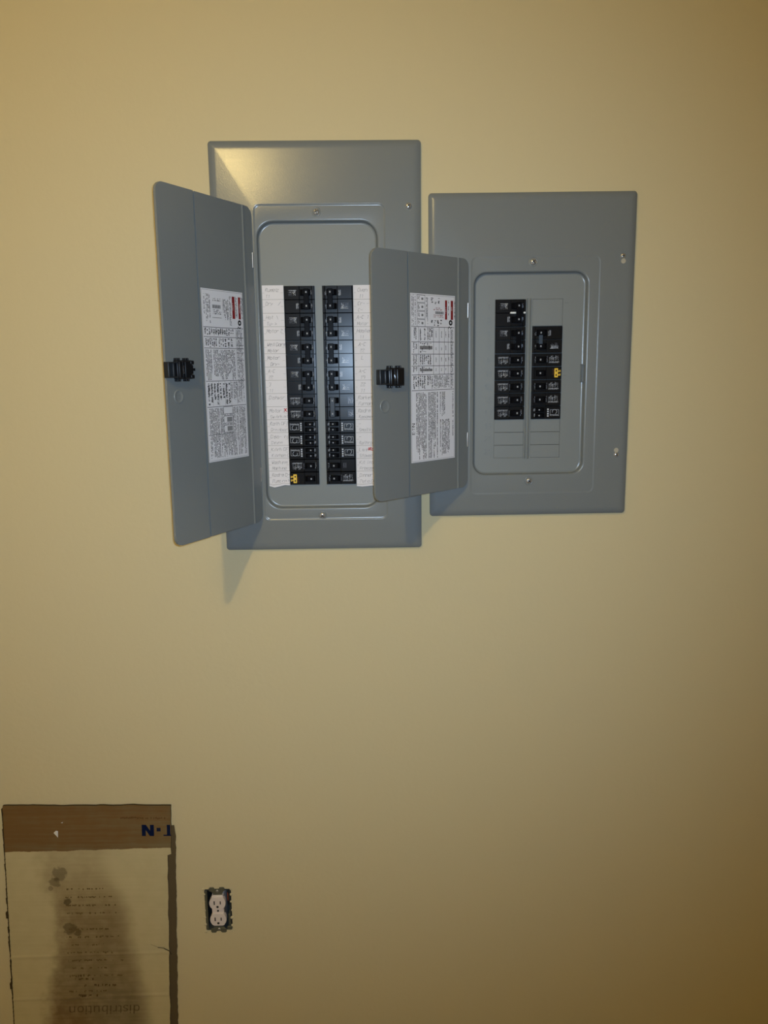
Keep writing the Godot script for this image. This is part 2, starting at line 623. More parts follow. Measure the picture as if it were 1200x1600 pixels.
func handle_mesh(h: float, x0: float, x1: float, top: float) -> ArrayMesh:
	# a rocking toggle: wide foot, sloped up towards the handle end, flat tip
	var st := begin()
	loft(st, [ring(x0, x1, -h / 2, h / 2, 0.0008, 0.0015, 2), ring(x0 + 0.0005, x1 - 0.0004, -h / 2, h / 2, 0.0008, 0.0048, 2), ring(x0 + 0.0045, x1 - 0.0012, -h / 2 + 0.0008, h / 2 - 0.0008, 0.0008, top - 0.0006, 2), ring(x0 + 0.0052, x1 - 0.0018, -h / 2 + 0.0014, h / 2 - 0.0014, 0.0006, top, 2)])
	return done(st)


func breaker(kind: String, at: Vector3, flip: bool, label: String, group: String) -> void:
	var poles := 2 if kind.begins_with("double") else 1
	var o := thing("circuit_breaker", label, "circuit breaker", at, group)
	if flip:
		o.rotation.z = PI
	var b := part("body", M["body%d" % poles], print_mats[kind], o)
	if kind == "double" or kind == "double_plain" or kind == "double_switch":
		for p in 2:
			var hm := part("handle", handle_single, M.handle, o, Vector3(0, (0.5 - p) * PITCH, 0))
			part("handle_mark", M.mark, M.print_white, hm, Vector3(0.0135, 0, 0.0106 if kind == "double_plain" else 0.0148))
		var tb := part("tie_bar", tie_mesh if kind != "double_plain" else tie_wide, M.charcoal if kind == "double_switch" else M.tie if kind == "double_plain" else M.handle, o)
		tb.set_meta("label", "bar tying the two handles together")
	elif kind == "tandem":
		for p in 2:
			var hm := part("handle", handle_slim, M.handle, o, Vector3(0, (0.5 - p) * 0.0106, 0))
			part("handle_mark", M.dot, M.print_white, hm, Vector3(0.0138, 0, 0.0091))
	else:
		var hm := part("handle", handle_single, M.handle, o)
		part("handle_mark", M.mark, M.print_white, hm, Vector3(0.0135, 0, 0.0106))
	if kind == "arc_fault":
		var y := part("test_button", M.button, M.yellow, o, Vector3(-0.0175, 0, 0.003))
		y.set_meta("label", "yellow test button with black marks")
		part("button_mark", M.button_mark, M.black, y)
		part("amber_print", M.amber, M.yellow, o, Vector3(-0.0235, 0, 0.0038))


func make_breaker_kit() -> void:
	for k in ["double", "double_plain", "double_switch", "single", "single_plain", "tandem", "arc_fault"]:
		print_mats[k] = printed(breaker_print(k), 0.23, 0.26)
	M.body1 = breaker_body(1)
	M.body2 = breaker_body(2)
	M.print_white = mat(Color(0.30, 0.31, 0.33), 0.5, 0.2)
	M.tie = mat(Color(0.03, 0.045, 0.065), 0.35)
	handle_single = handle_mesh(0.0110, 0.0015, 0.0205, 0.0105)
	handle_slim = handle_mesh(0.0080, 0.0030, 0.0205, 0.0090)
	tie_mesh = slab_mesh(0.0088, 0.0182, -PITCH / 2 - 0.0062, PITCH / 2 + 0.0062, 0.0085, 0.0147, 0.0012, 0.0009)
	tie_wide = slab_mesh(0.0100, 0.0172, -PITCH / 2 - 0.0030, PITCH / 2 + 0.0030, 0.0060, 0.0104, 0.001, 0.0008)
	M.mark = slab_mesh(-0.0013, 0.0013, -0.0016, 0.0016, -0.0004, 0.0001, 0.0003, 0.00005, 1)
	M.dot = slab_mesh(-0.0012, 0.0012, -0.0012, 0.0012, -0.0004, 0.0001, 0.0005, 0.00005, 2)
	M.button = slab_mesh(-0.0034, 0.0034, -0.0085, 0.0085, 0.0, 0.0024, 0.0008, 0.0006)
	var st := begin()
	for s in [-1, 1]:
		slab(st, -0.0010, 0.0014, minf(s * 0.0022, s * 0.0058), maxf(s * 0.0022, s * 0.0058), 0.0018, 0.00246, 0.0003, 0.00005, 1)
	M.button_mark = done(st)
	var a := begin()
	for k in 3:
		for s in [-1, 1]:
			var yy: float = s * 0.0033
			slab(a, -0.0022 + k * 0.0018, -0.0010 + k * 0.0018, yy - 0.0020 + 0.0006 * k, yy + 0.0018, -0.0002, 0.0001, 0.0001, 0.00005, 1)
	M.amber = done(a)


# ---------------------------------------------------------------- printed sheets
const ROWS_LEFT := [["Rumelz", "11"], ["Dry.  /", "6"], ["Hot  \\", "Tu- >"], ["Motor 2 >/", ""], ["Well Garm-", "Motor"], ["Motor", "  Dry-"], ["A-C", "22"], ["3", "11"], ["Dishwsr", ""], ["Motor 2", "Switch mtr"], ["Bath GFI", "Grn Hood"], ["Disp-  cor", "Dining"], ["Kitch GFI", "Kitchen GFI"], ["Washing", "Machine"], ["Bedrm D-", "Pumping Mtr"]]
const ROWS_RIGHT := [[" Oven", "  11"], [" Cr- -", " C-"], ["A-C  1", "Motor"], ["Heater 1", "  11"], [" A-C", "  22"], ["   L", ""], [" A-C", "  19"], ["  22", "  11"], ["Rocket", "Furnace"], ["Bedrm", "Basement"], ["-", "Small kit"], ["-", "Bathroom"], ["Living", "Stowed 1"], ["Kit Ins", "Freezer"], ["Dinner L", "Patio Outlt"]]


func strip_image(rows: Array, left: bool) -> Image:
	var s := 5.4
	var w := int(40 * s)
	var h := int(372 * s)
	var im := new_image(w, h, Color(0.865, 0.845, 0.845))
	var pen := Color(0.30, 0.29, 0.31)
	for k in rows.size():
		var y := k * PITCH * 1000 * s + 6
		var y2 := y + PITCH * 1000 * s
		bar(im, 0, y2 - 3, w, y2, Color(0.56, 0.54, 0.52))
		bar(im, 0 if left else 6, (y + y2) / 2, 26, (y + y2) / 2 + 2, Color(0.62, 0.6, 0.58))
		bar(im, w - 34, (y + y2) / 2, w - 6, (y + y2) / 2 + 2, Color(0.62, 0.6, 0.58))
		var dark := 0.95 if (left and (k == 4 or k == 5)) else 0.62
		handwrite(im, rows[k][0], Vector2(30, y + 56), 34, pen, 2.6, dark)
		if rows[k][1] != "":
			handwrite(im, rows[k][1], Vector2(34, y + 116), 31, pen, 2.4, dark)
	if left:
		var yr := 9 * PITCH * 1000 * s + 40
		stroke(im, Vector2(w - 34, yr - 14), Vector2(w - 8, yr + 16), 6, Color(0.75, 0.06, 0.08))
		stroke(im, Vector2(w - 10, yr - 16), Vector2(w - 32, yr + 14), 6, Color(0.75, 0.06, 0.08))
	else:
		handwrite(im, "*Bo", Vector2(120, 12 * PITCH * 1000 * s + 54), 30, Color(0.7, 0.05, 0.08), 5, 1.0)
	return im


func strip(at: Vector3, w: float, h: float, im: Image, label: String, ragged: float) -> void:
	# paper strip lying on the dead front, its lower end lifting and torn
	var st := begin()
	var n := 30
	group_id += 1
	st.set_smooth_group(group_id)
	var lift := func(t: float) -> float: return 0.0003 + 0.0020 * pow(clampf((t - 0.93) / 0.07, 0, 1), 2)
	for i in n:
		for side in 2:
			for j in 4:
				var q := []
				for c in [[i, j], [i + 1, j], [i + 1, j + 1], [i, j + 1]]:
					var t: float = float(c[0]) / n
					var u: float = float(c[1]) / 4
					var y: float = -t * h
					if c[0] == n:
						y += ragged * [0.0, -1.0, -0.3, 0.5, 0.2][c[1]]
					var z: float = lift.call(t)
					q.append([Vector3(u * w - w / 2, y, z if side == 0 else z - 0.0002), Vector2(u, t)])
				for k in ([0, 2, 1, 0, 3, 2] if side == 0 else [0, 1, 2, 0, 2, 3]):
					st.set_uv(q[k][1])
					st.add_vertex(q[k][0])
	var o := part(numbered("directory_strip"), done(st), printed(im, 0.8, 0.2), self, at)
	o.set_meta("label", label)
	o.set_meta("category", "label")


func door_label(left: bool) -> Image:
	var w := 508
	var h := 1310
	var im := new_image(w, h, Color(0.87, 0.86, 0.87))
	var ink := Color(0.13, 0.13, 0.14)
	var line := Color(0.25, 0.25, 0.26)
	var red := Color(0.50, 0.06, 0.07)
	var rows := [0.0, 0.215, 0.27, 0.335, 0.525, 0.675, 1.0] if left else [0.0, 0.19, 0.278, 0.35, 0.42, 0.472, 0.565, 1.0]
	frame(im, 6, 8, w - 6, h - 8, 2, Color(0.45, 0.45, 0.45))
	for v in rows:
		if v > 0 and v < 1:
			bar(im, 10, v * h, w - 10, v * h + 4, line)
	# warning bands in red with reversed lettering beside them
	var bands := [[0.73, 0.795], [0.885, 0.94]] if left else [[0.77, 0.815], [0.905, 0.955]]
	var v1 := 0.160 if left else 0.145
	for b in bands:
		bar(im, b[0] * w, 0.03 * h, b[1] * w, v1 * h, red)
		fine_print(im, b[0] * w + 4, 0.068 * h, b[1] * w - 3, (v1 - 0.035) * h, 15, Color(0.78, 0.70, 0.69), true, 0.8)
		fine_print(im, b[1] * w + 6, 0.03 * h, b[1] * w + 34, v1 * h, 13, ink, true, 0.8)
	# listing mark: a ring with a tick under it
	var mc := Vector2(0.90 * w, (0.182 if left else 0.162) * h)
	for k in 20:
		stroke(im, mc + Vector2.from_angle(TAU * k / 20) * 15, mc + Vector2.from_angle(TAU * (k + 1) / 20) * 15, 13, Color(0.08, 0.08, 0.08))
	stroke(im, mc + Vector2(-30, 46), mc + Vector2(-18, 32), 6, Color(0.1, 0.1, 0.1))
	stroke(im, mc + Vector2(-18, 32), mc + Vector2(0, 42), 6, Color(0.1, 0.1, 0.1))
	stroke(im, mc + Vector2(0, 42), mc + Vector2(14, 34), 6, Color(0.1, 0.1, 0.1))
	if left:
		fine_print(im, 0.05 * w, 0.03 * h, 0.2 * w, 0.2 * h, 14, ink, true, 0.6)
		for k in 10:
			bar(im, (0.25 + 0.02 * k) * w, 0.088 * h, (0.262 + 0.02 * k) * w, 0.108 * h, ink)
		fine_print(im, 0.26 * w, 0.05 * h, 0.46 * w, 0.078 * h, 13, ink, false, 0.6)
		fine_print(im, 0.26 * w, 0.115 * h, 0.46 * w, 0.15 * h, 13, ink, false, 0.6)
		bar(im, 0.24 * w, 0.16 * h, 0.46 * w, 0.162 * h, line)
		fine_print(im, 0.5 * w, 0.05 * h, 0.64 * w, 0.17 * h, 12, ink, true, 0.85)
		fine_print(im, 0.66 * w, 0.03 * h, 0.71 * w, 0.2 * h, 12, ink, true, 0.85)
		bar(im, 0.79 * w, 0.215 * h, 0.794 * w, 0.5 * h, line)
		fine_print(im, 0.04 * w, 0.222 * h, 0.74 * w, 0.262 * h, 26, ink, true, 0.7)
		fine_print(im, 0.2 * w, 0.232 * h, 0.56 * w, 0.256 * h, 11, ink, true, 0.9)
		for k in 5:
			bar(im, (0.17 + 0.12 * k) * w, 0.272 * h, (0.173 + 0.12 * k) * w, 0.334 * h, line)
		fine_print(im, 0.05 * w, 0.278 * h, 0.5 * w, 0.33 * h, 24, ink, true, 0.75)
		fine_print(im, 0.5 * w, 0.278 * h, 0.75 * w, 0.33 * h, 40, ink, true, 0.75)
		for k in 4:
			bar(im, 0.79 * w, (0.27 + 0.045 * k) * h, w - 10, (0.272 + 0.045 * k) * h, line)
		fine_print(im, 0.81 * w, 0.225 * h, 0.97 * w, 0.66 * h, 15, ink, true, 0.82)
		fine_print(im, 0.04 * w, 0.345 * h, 0.77 * w, 0.52 * h, 15, ink, true, 0.85)
		bar(im, 0.06 * w, 0.48 * h, 0.16 * w, 0.51 * h, Color(0.72, 0.72, 0.72))
		for k in 5:
			bar(im, (0.16 + 0.15 * k) * w, 0.527 * h, (0.163 + 0.15 * k) * w, 0.673 * h, line)
		fine_print(im, 0.05 * w, 0.54 * h, 0.62 * w, 0.665 * h, 36, ink, true, 0.8)
		fine_print(im, 0.6 * w, 0.535 * h, 0.8 * w, 0.665 * h, 15, ink, true, 0.9)
		fine_print(im, 0.04 * w, 0.685 * h, 0.97 * w, 0.98 * h, 14, ink, true, 0.88)
		for k in 3:
			var vv := [0.68, 0.735, 0.79][k] as float
			bar(im, 0.40 * w, vv * h, 0.63 * w, (vv + 0.045) * h, Color(0.87, 0.86, 0.87))
			frame(im, 0.40 * w, vv * h, 0.63 * w, (vv + 0.045) * h, 3, line)
			if k > 0:
				bar(im, 0.48 * w, (vv + 0.008) * h, 0.61 * w, (vv + 0.037) * h, Color(0.52, 0.52, 0.52))
		bar(im, 10, 0.84 * h, 0.62 * w, 0.842 * h, line)
	else:
		fine_print(im, 0.03 * w, 0.01 * h, 0.12 * w, 0.185 * h, 13, ink, true, 0.7)
		for k in 4:
			var va := 0.008 + 0.047 * k
			frame(im, 0.14 * w, va * h, 0.32 * w, (va + 0.044) * h, 3, line)
			fine_print(im, 0.16 * w, (va + 0.008) * h, 0.21 * w, (va + 0.036) * h, 12, ink, true, 0.9)
			bar(im, 0.24 * w, (va + 0.015) * h, 0.28 * w, (va + 0.028) * h, Color(0.45, 0.45, 0.45))
		fine_print(im, 0.34 * w, 0.02 * h, 0.40 * w, 0.18 * h, 12, ink, true, 0.85)
		fine_print(im, 0.45 * w, 0.02 * h, 0.73 * w, 0.06 * h, 40, ink, true, 0.6)
		for k in 9:
			bar(im, (0.55 + 0.021 * k) * w, 0.098 * h, (0.563 + 0.021 * k) * w, 0.114 * h, ink)
		fine_print(im, 0.5 * w, 0.075 * h, 0.74 * w, 0.094 * h, 13, Color(0.55, 0.35, 0.35), false, 0.6)
		fine_print(im, 0.5 * w, 0.118 * h, 0.74 * w, 0.14 * h, 13, Color(0.55, 0.35, 0.35), false, 0.6)
		fine_print(im, 0.45 * w, 0.145 * h, 0.73 * w, 0.185 * h, 34, ink, true, 0.6)
		for u in [0.17, 0.5, 0.63, 0.75, 0.84]:
			bar(im, u * w, 0.192 * h, u * w + 3, (0.472 if u > 0.2 else 0.56) * h, line)
		bar(im, 0.9 * w, 0.192 * h, 0.9 * w + 3, 0.56 * h, line)
		fine_print(im, 0.91 * w, 0.2 * h, 0.98 * w, 0.56 * h, 13, ink, true, 0.85)
		for r in 4:
			var va: float = rows[r + 1] + 0.006
			var vb: float = rows[r + 2] - 0.006
			fine_print(im, 0.05 * w, va * h, 0.15 * w, vb * h, 17, ink, true, 0.85)
			if r == 0 or r == 2:
				fine_print(im, 0.2 * w, va * h, 0.48 * w, vb * h, 22, ink, true, 0.85)
			else:
				bar(im, 0.2 * w, lerpf(va, vb, 0.33) * h, 0.48 * w, lerpf(va, vb, 0.67) * h, Color(0.48, 0.47, 0.47))
				fine_print(im, 0.2 * w, va * h, 0.48 * w, vb * h, 20, ink, true, 0.4)
			for u in [0.565, 0.69, 0.79, 0.86]:
				fine_print(im, u * w - 5, lerpf(va, vb, 0.25) * h, u * w + 6, lerpf(va, vb, 0.75) * h, 11, ink, true, 0.9)
		fine_print(im, 0.05 * w, 0.48 * h, 0.49 * w, 0.558 * h, 24, ink, true, 0.8)
		fine_print(im, 0.51 * w, 0.48 * h, 0.88 * w, 0.558 * h, 12, ink, true, 0.8)
		fine_print(im, 0.11 * w, 0.58 * h, 0.62 * w, 0.985 * h, 15, ink, true, 0.88)
		fine_print(im, 0.65 * w, 0.58 * h, 0.78 * w, 0.73 * h, 14, ink, true, 0.88)
		fine_print(im, 0.65 * w, 0.75 * h, 0.90 * w, 0.985 * h, 14, ink, true, 0.88)
		fine_print(im, 0.945 * w, 0.58 * h, 0.975 * w, 0.98 * h, 14, ink, true, 0.6)
		bar(im, 8, 0.58 * h, 0.075 * w, 0.985 * h, Color(0.87, 0.86, 0.87))
		lettering(im, "E", Vector2(0.05 * w, 0.822 * h), 30, -PI / 2, Color(0.05, 0.05, 0.05), 1.0, "Droid Sans", 1.3)
		lettering(im, "·T·", Vector2(0.05 * w, 0.797 * h), 28, -PI / 2, Color(0.05, 0.05, 0.05), 1.0, "Droid Sans", 1.0)
		lettering(im, "N", Vector2(0.05 * w, 0.772 * h), 30, -PI / 2, Color(0.05, 0.05, 0.05), 1.0, "Droid Sans", 1.3)
	return im


# ---------------------------------------------------------------- a panel
func panel(called_label: String, at: Vector3, turn: float, w: float, h: float, plat: Array, rec: Array, rr: float, dead: Array, holes: Array, hinge: Vector3, door_w: float, door_h: float, door_turn: float, crease: float, rib: float, lab: Array, left: bool) -> Node3D:
	var o := thing("breaker_panel", called_label, "breaker panel", at, "wall-mounted breaker panels")
	o.rotation.z = turn
	var cv := part("cover", cover_mesh(w, h, plat, rec, rr, 0.0012 if left else 0.0006, left), M.grey, o)
	cv.set_meta("label", "grey sheet-metal cover with raised border and rounded opening")
	var df := part("dead_front", plate(dead[0], dead[1], dead[2], dead[3], 0.0, 0.0015, holes), M.dead, o, Vector3(0, 0, -0.0008))
	df.set_meta("label", "inner grey plate around the breakers")
	var tub := begin()
	for b in [[Vector3(-0.165, dead[2] - 0.02, -0.095), Vector3(0.165, dead[3] + 0.02, -0.093)], [Vector3(-0.165, dead[2] - 0.02, -0.093), Vector3(-0.163, dead[3] + 0.02, -0.004)], [Vector3(0.163, dead[2] - 0.02, -0.093), Vector3(0.165, dead[3] + 0.02, -0.004)], [Vector3(-0.163, dead[2] - 0.02, -0.093), Vector3(0.163, dead[2] - 0.018, -0.004)], [Vector3(-0.163, dead[3] + 0.018, -0.093), Vector3(0.163, dead[3] + 0.02, -0.004)]]:
		tub.append_from(box_mesh(b[0], b[1]), 0, Transform3D())
	part("enclosure", tub.commit(), M.tub, o)
	var d := part("door", door_mesh(door_w, door_h, crease, rib), M.grey, o, hinge)
	d.rotation.y = door_turn
	d.set_meta("label", "open sheet-metal door seen from inside")
	var la := part("rating_label", sheet_mesh(lab[0], lab[1], lab[2], lab[3], 0.0004, 0.0003), printed(door_label(left), 0.55, 0.35), d)
	la.set_meta("label", "white sheet of fine print with red warning bands")
	return o


func _ready() -> void:
	rng.seed = 20240
	# ---- camera
	var cam := Camera3D.new()
	cam.name = "camera"
	cam.fov = 65.80
	cam.near = 0.02
	cam.transform = Transform3D(Basis(Vector3(0.99974, -0.01285, 0.0186), Vector3(0.016, 0.9834, -0.18072), Vector3(-0.01597, 0.18097, 0.98336)).orthonormalized(), Vector3(0, 1.6, 1.5))
	add_child(cam)
	cam.current = true
	# ---- surroundings and exposure
	var env := Environment.new()
	env.background_mode = Environment.BG_COLOR
	env.background_color = Color(0, 0, 0)
	env.ambient_light_source = Environment.AMBIENT_SOURCE_DISABLED
	env.tonemap_mode = Environment.TONE_MAPPER_LINEAR
	env.tonemap_exposure = 1.0
	env.sdfgi_enabled = true
	env.ssao_enabled = true
	env.ssil_enabled = true
	var we := WorldEnvironment.new()
	we.name = "surroundings"
	we.environment = env
	add_child(we)
	# ---- lights: the phone's flash beside the lens; the warm bulb on the ceiling is built with its lamp
	var flash := SpotLight3D.new()
	flash.name = "camera_flash"
	flash.position = Vector3(0.012, 1.613, 1.5)
	flash.rotation = Vector3(deg_to_rad(-8), deg_to_rad(6), 0)
	flash.light_color = Color(0.768, 0.878, 1.000)
	flash.light_energy = 1.45
	flash.light_size = 0.004
	flash.spot_angle = 50.0
	flash.spot_angle_attenuation = 1.0
	flash.spot_attenuation = 2.0
	flash.spot_range = 8.0
	flash.shadow_enabled = true
	add_child(flash)
	make_materials()

	# ---- the room
	var holes := [[-0.264, 0.082, 1.30, 1.90], [0.130, 0.470, 1.36, 1.82], [-0.3645, -0.3085, 0.4255, 0.5235]]
	struct("wall_front", wall_with_holes(-2.3, 2.3, 0.0, 2.52, 0.115, holes), M.wall)
	struct("wall_left", box_mesh(Vector3(-2.42, 0, -0.115), Vector3(-2.3, 2.52, 3.6)), M.wall)
	struct("wall_right", box_mesh(Vector3(2.3, 0, -0.115), Vector3(2.42, 2.52, 3.6)), M.wall)
	struct("wall_back", box_mesh(Vector3(-2.42, 0, 3.6), Vector3(2.42, 2.52, 3.72)), M.wall)
	struct("floor", box_mesh(Vector3(-2.42, -0.1, -0.115), Vector3(2.42, 0, 3.72)), M.floor)
	struct("ceiling", box_mesh(Vector3(-2.42, 2.52, -0.115), Vector3(2.42, 2.62, 3.72)), M.ceiling)

	# ---- panels
	make_breaker_kit()
	var lp := Vector3(-0.0911, 1.6244, 0)
	var rp := Vector3(0.2999, 1.6099, 0)
	var lt := -0.002
	var rt := 0.002
	var row := func(k: float) -> float: return 0.1222 - PITCH * k
	var row2 := func(k: float) -> float: return 0.1086 - PITCH * k
	var p1 := panel("taller breaker panel on the left, its door swung open at the left edge", lp, lt, 0.3761, 0.7390, [-0.1125, 0.124, -0.3118, 0.2630], [-0.1105, 0.1122, -0.2915, 0.2365], 0.033, [-0.113, 0.115, -0.295, 0.240],
		[[-0.0630, -0.0066, row.call(15), row.call(0)], [0.0072, 0.0636, row.call(15), row.call(0)]], Vector3(-0.1153, -0.0275, 0.0125), 0.2444, 0.5688, deg_to_rad(62.2), 0.1555, 0.0255, [-0.1495, -0.0365, -0.1560, 0.1344], true)
	var p2 := panel("shorter breaker panel on the right, its door swung open over the taller panel", rp, rt, 0.3762, 0.5882, [-0.1120, 0.1255, -0.2530, 0.1840], [-0.1085, 0.1060, -0.2185, 0.1590], 0.026, [-0.112, 0.110, -0.222, 0.163],
		[[-0.0652, -0.0090, row2.call(12), row2.call(0)], [0.0040, 0.0602, row2.call(12), row2.call(0)]], Vector3(-0.1162, -0.0285, 0.0125), 0.2411, 0.4159, deg_to_rad(42.7), 0.1576, 0.0278, [-0.1525, -0.0380, -0.1492, 0.1411], false)
	for q in [[p1, -0.209, true], [p2, -0.195, false]]:
		var d: Node = q[0].get_node("door")
		var before := d.get_child_count()
		latch(d, q[2])
		for k in range(before, d.get_child_count()):
			(d.get_child(k) as Node3D).position = Vector3(q[1], 0.0015, 0.0)
		emboss(d, Vector3(-0.2187, -0.041, 0.0014) if q[2] else Vector3(-0.2168, -0.047, 0.0014))
	# cover screws, hinge pins
	for s in [[p1, 0.0004, 0.2490, 0.0090, 0.0058, 0.3], [p1, -0.0019, -0.3033, 0.0090, 0.0058, 0.8], [p1, 0.1655, 0.2576, 0.0095, 0.0056, 0.5], [p2, 0.0017, 0.1736, 0.0096, 0.0058, 0.6], [p2, 0.0009, -0.2281, 0.0096, 0.0058, 0.9], [p2, 0.1650, 0.1818, 0.0096, 0.0046, 0.2], [p2, 0.1664, -0.1806, 0.0096, 0.0046, 0.7]]:
		if absf(s[1]) < 0.01:
			dimple(s[0], Vector3(s[1], s[2], s[3]), s[4])
		screw(s[0], Vector3(s[1], s[2], s[3]), s[4], s[5])
	for s in [[0.1664, 0.1726, 1.0], [0.1664, -0.1722, -1.0]]:
		var st := begin()
		lathe(st, [[0.0044, -0.001], [0.0044, 0.0001], [0.0038, 0.00012], [0.0036, 0.00005]], 20)
		slab(st, -0.0022, 0.0022, minf(0.0, s[2] * 0.006), maxf(0.0, s[2] * 0.006), -0.001, 0.0001, 0.0005, 0.00005)
		var kh := part("keyhole", done(st), M.drywall, p2, Vector3(s[0], s[1], 0.0097))
		kh.set_meta("label", "keyhole slot showing the pale wall behind")
	for s in [[p1, -0.1160, 0.1665], [p1, -0.1168, -0.2225], [p2, -0.1172, 0.0890], [p2, -0.1174, -0.1472]]:
		var st := begin()
		lathe(st, [[0.0005, -0.0135], [0.0021, -0.0132], [0.0022, 0.0132], [0.0005, 0.0135]], 14, Vector3.ZERO, false)
		var hp := part("hinge_pin", done(st), M.zinc, s[0], Vector3(s[1], s[2], 0.0118))
		hp.rotation.x = -PI / 2
		hp.set_meta("label", "bare metal hinge knuckle")
	# right panel: blanks still in the dead front, centre bead, strike for the latch, stamped circuit numbers
	var dead2: Node = p2.get_node("dead_front")
	for b in [[1, 0, 2], [0, 9, 10], [0, 10, 11], [0, 11, 12], [1, 9, 10], [1, 10, 11], [1, 11, 12]]:
		var x0 := -0.0652 if b[0] == 0 else 0.0040
		var f := part("knockout_plate", slab_mesh(x0 + 0.0003, x0 + 0.0559, row2.call(b[2]) + 0.0003, row2.call(b[1]) - 0.0003, -0.0012, -0.0001 if b[2] != 11 else -0.0002, 0.0006, 0.0002), M.dead, dead2)
	var bead := begin()
	slab(bead, -0.0076, -0.0050, -0.187, 0.110, -0.0012, 0.0018, 0.0009, 0.0012)
	slab(bead, -0.0026, 0.0014, -0.187, 0.110, -0.0012, 0.0026, 0.0012, 0.0018)
	part("center_bead", done(bead), M.dead, dead2)
	for k in range(0, 12):
		var tm := text_mesh(str(2 * k + 1), 0.0095, 0.0016, "Droid Sans Mono")
		part("stamped_number", tm, M.dead, dead2, Vector3(-0.0762, row2.call(k + 0.5), 0.0002))
	for k in [0, 4]:
		part("stamped_dash", slab_mesh(0.0635, 0.0700, row2.call(k * 1.35 + 0.3) - 0.0005, row2.call(k * 1.35 + 0.3) + 0.0005, -0.0005, 0.0005, 0.0003, 0.0003), M.dead, dead2)
	var sk := begin()
	slab(sk, 0.0958, 0.0972, -0.0440, -0.0108, -0.001, 0.0056, 0.0005, 0.0007)
	slab(sk, 0.0958, 0.1125, -0.0440, -0.0424, -0.001, 0.0056, 0.0005, 0.0007)
	slab(sk, 0.0958, 0.1125, -0.0124, -0.0108, -0.001, 0.0056, 0.0005, 0.0007)
	slab(sk, 0.0972, 0.1125, -0.0424, -0.0124, -0.001, 0.0006, 0.0004, 0.0004)
	slab(sk, 0.1032, 0.1056, -0.0415, -0.0134, -0.001, 0.0050, 0.0008, 0.0011)
	slab(sk, 0.1100, 0.1125, -0.0440, -0.0108, -0.001, 0.0072, 0.0008, 0.0011)
	part("latch_strike", done(sk), M.grey, p2)

	# ---- breakers, each one a thing of its own
	var ord := ["first", "second", "third", "fourth", "fifth", "sixth", "seventh", "eighth", "ninth", "tenth", "eleventh"]
	var columns := [
		[p1, row, -0.0348, false, 0, ["double", "double", "double", "double", "single", "single", "tandem", "tandem", "tandem", "single", "arc_fault"], "left column, taller panel"],
		[p1, row, 0.0354, true, 0, ["double", "double", "double", "double", "double_switch", "tandem", "tandem", "tandem", "single_plain", "single"], "right column, taller panel"],
		[p2, row2, -0.0371, false, 0, ["double", "double", "single", "single", "single", "single", "single"], "left column, shorter panel"],
		[p2, row2, 0.0321, true, 2, ["double_plain", "single", "arc_fault", "single", "single", "tandem"], "right column, shorter panel"],
	]
	var kinds := {"double": "black double-pole breaker with tied handles", "double_plain": "black double-pole breaker with blue-grey tie bar", "double_switch": "black double-pole breaker with dark grey tie bar", "single": "narrow black one-handled breaker with white print", "single_plain": "narrow black one-handled breaker, nearly unprinted", "tandem": "narrow black breaker with two slim handles", "arc_fault": "narrow black breaker with yellow button"}
	for c in columns:
		var k: float = c[4]
		var host: Node3D = c[0]
		for i in c[5].size():
			var kind: String = c[5][i]
			var poles := 2.0 if kind.begins_with("double") else 1.0
			var local := Vector3(c[2], c[1].call(k + poles / 2), 0)
			breaker(kind, host.transform * local, c[3], "%s, %s from top, %s" % [kinds[kind], ord[i], c[6]], "breakers of the " + c[6])
			k += poles
	# white piece between the handles of the top breaker of the shorter panel
	var top := get_node("circuit_breaker_021")
	for s in [[-0.0010, 0.0105], [0.0235, 0.0272]]:
		var fl := part("white_tab", slab_mesh(s[0], s[1], -0.0016, 0.0016, 0.0, 0.0062, 0.0005, 0.0004), M.white, top)
		fl.set_meta("label", "white tab between the handles")

	# ---- handwritten circuit directory
	strip(p1.transform * Vector3(-0.0830, 0.1236, -0.0004), 0.0392, 0.3700, strip_image(ROWS_LEFT, true), "white handwritten paper strip left of the breakers, in the taller panel", 0.003)
	strip(p1.transform * Vector3(0.0836, 0.1228, -0.0004), 0.0392, 0.3715, strip_image(ROWS_RIGHT, false), "white handwritten paper strip right of the breakers, partly hidden by the right door", 0.001)

	cardboard()
	outlet()
	ceiling_bulb()


# ---------------------------------------------------------------- cardboard sheet
const CB_TOP := 0.728
const CB_BOTTOM := 0.03


func card_left(t: float) -> float:
	return lerpf(-0.7632, -0.7968, t)


func card_right(t: float) -> float:
	return lerpf(-0.4210, -0.4540, t) - (0.008 if t > 0.16 else 0.0)


